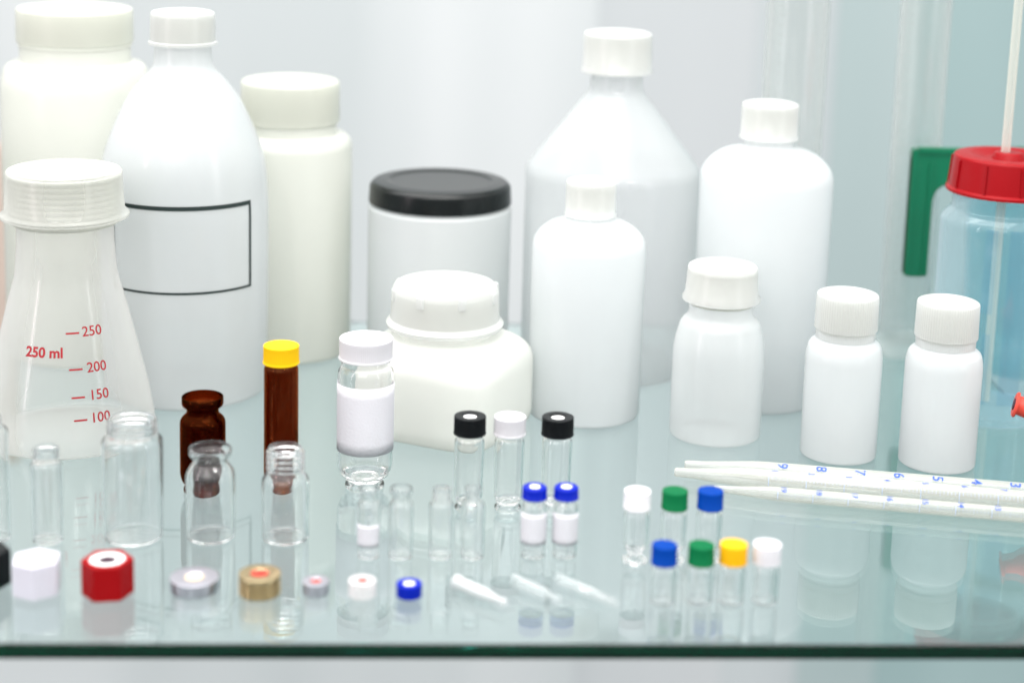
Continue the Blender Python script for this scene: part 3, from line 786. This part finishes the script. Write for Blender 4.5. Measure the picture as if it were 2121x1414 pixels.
IN = 'micro inserts lying on the shelf'
lying(944, 1205, 1048, 1249, 13, [(0, 15), (.03, 16), (.07, 15), (.10, 13), (.58, 12.5), (.66, 10.5), (.82, 6.5), (.86, 6), (.94, 8), (1, 6)], 'insert_frosted', 'frosted white conical insert lying right of the loose blue cap', 'insert', 'micro_insert', IN, 1.5)
lying(1064, 1201, 1163, 1245, 12, [(0, 12.5), (.04, 13), (.08, 12), (.64, 12), (.70, 10), (.76, 5.5), (.82, 5), (.90, 7), (.96, 6.5), (1, 3)], 'insert_clear', 'clear glass insert with a stubby tip, middle one of the three lying inserts', 'insert', 'micro_insert', IN, 2.2)
rI, M_, L_, s_, r_i = lying(1155, 1199, 1280, 1250, 11, [(0, 11), (.04, 11.5), (.08, 11), (.55, 11), (.62, 8), (.80, 4), (1, 2.5)], 'insert_clear', 'clear glass insert with a white spring round its tip, rightmost of three', 'insert', 'micro_insert', IN, 2.2)
sp = []
for i in range(161):
    f = i/160; a = f*2*math.pi*6; rr = (10.5-3.0*f)*s_; sp.append(Vector((rr*math.cos(a), rr*math.sin(a), L_*(.54+.44*f))))
me = tube(sp, .9*s_, 8); me.transform(M_); link('spring', me, 'insert_frosted', rI)

# ------------------------------------------------------------------ pipettes
def pipette(x0, yl, slope, x_ref, y_ref, rpx, nums, numx, label, tip=160, th=0.0, tick=3, hgt=13):
    f = lambda x: y_ref+slope*(x-x_ref)
    s = pxs(at(1800, y_ref)); r = rpx*s
    A = at(x0, f(x0), r); Bp = at(2560, f(2560), r); ax = Bp-A; L = ax.length; ax.normalize()
    root = thing('pipette', label, 'pipette', Vector((A.x, A.y, 0)), 'serological pipettes lying at the right')
    side = Vector((ax.y, -ax.x, 0)).normalized()          # towards the camera
    upv = Vector((0, 0, 1))
    def mk(me):
        for v in me.vertices: v.co = side*v.co.x+upv*v.co.y+ax*v.co.z+Vector((0, 0, r+.0003))
        return me
    tl = tip*s
    outer = fillet([(r*.40, 0), (r*.48, .001, .0005), (r*.52, tl*.25, .004), (r*.98, tl*.92, .02), (r, tl*1.15, .01), (r, L)])
    inn = [(p[0]*.80, p[1]) for p in outer]
    me = lathe(outer+inn[::-1], 64, closed=True); link('barrel', mk(me), 'pipette_wall', root, ang=60)
    # numbers, turned a quarter: top of each digit points away from the tip
    marks = []; xs = []
    for sx_, px in zip(nums, numx):
        P = at(px, f(px), r); d = (P-A).dot(ax); xs.append(d)
        tm = text_mesh(sx_, hgt*s*1.3, .12*s)
        for v in tm.vertices: v.co = Vector((v.co.x, v.co.y+d+.0028, 0))
        marks.append(tm)
    if len(xs) > 1:
        step = (xs[-1]-xs[0])/(len(xs)-1)
        fine = []
        for i in range(0, int(10*len(xs))+3):
            d = xs[0]+step*i/10; L2 = (1.7 if i % 10 == 0 else (.7 if i % 5 == 0 else .35))
            fine.append(rect_mesh(-L2*r*.5, L2*r*.5, d-(.4 if i % 10 == 0 else .2)*s, d+(.4 if i % 10 == 0 else .2)*s, 10))
    def wr(me, th0, off):
        for v in me.vertices:
            a = th0 - v.co.x/r; R2 = r+off   # a: 0 = towards camera, +90deg = up
            v.co = Vector((R2*math.cos(a), R2*math.sin(a), v.co.y))
        return me
    link('scale_numbers', mk(wr(join(marks), th, .0002)), 'print_blue', root, smooth=False)
    link('scale_marks', mk(wr(join(fine), th-.95, .00015)), 'print_pale', root, smooth=False)
pipette(1418, 0, .083, 1800, 995, 20.5, ['9', '8', '7', '6', '5', '4', '3'], [1608, 1688, 1768, 1848, 1928, 2008, 2088], 'pipette lying furthest back of the three, large blue scale figures', th=math.radians(64), hgt=23)
pipette(1397, 0, .083, 1800, 1011.5, 20.5, ['1', '2', '3', '4', '5', '6', '7'], [1592, 1668, 1745, 1824, 1903, 1984, 2065], 'pipette lying in the middle of the three, its tip furthest left', th=math.radians(84), hgt=13)
pipette(1478, 0, .087, 1800, 1040, 14.5, ['19', '18', '17', '16', '15', '14', '13'], [1611, 1684, 1757, 1830, 1903, 1977, 2053], 'thinner pipette lying nearest the front edge, two-digit scale figures', tip=130, th=math.radians(70), hgt=13)
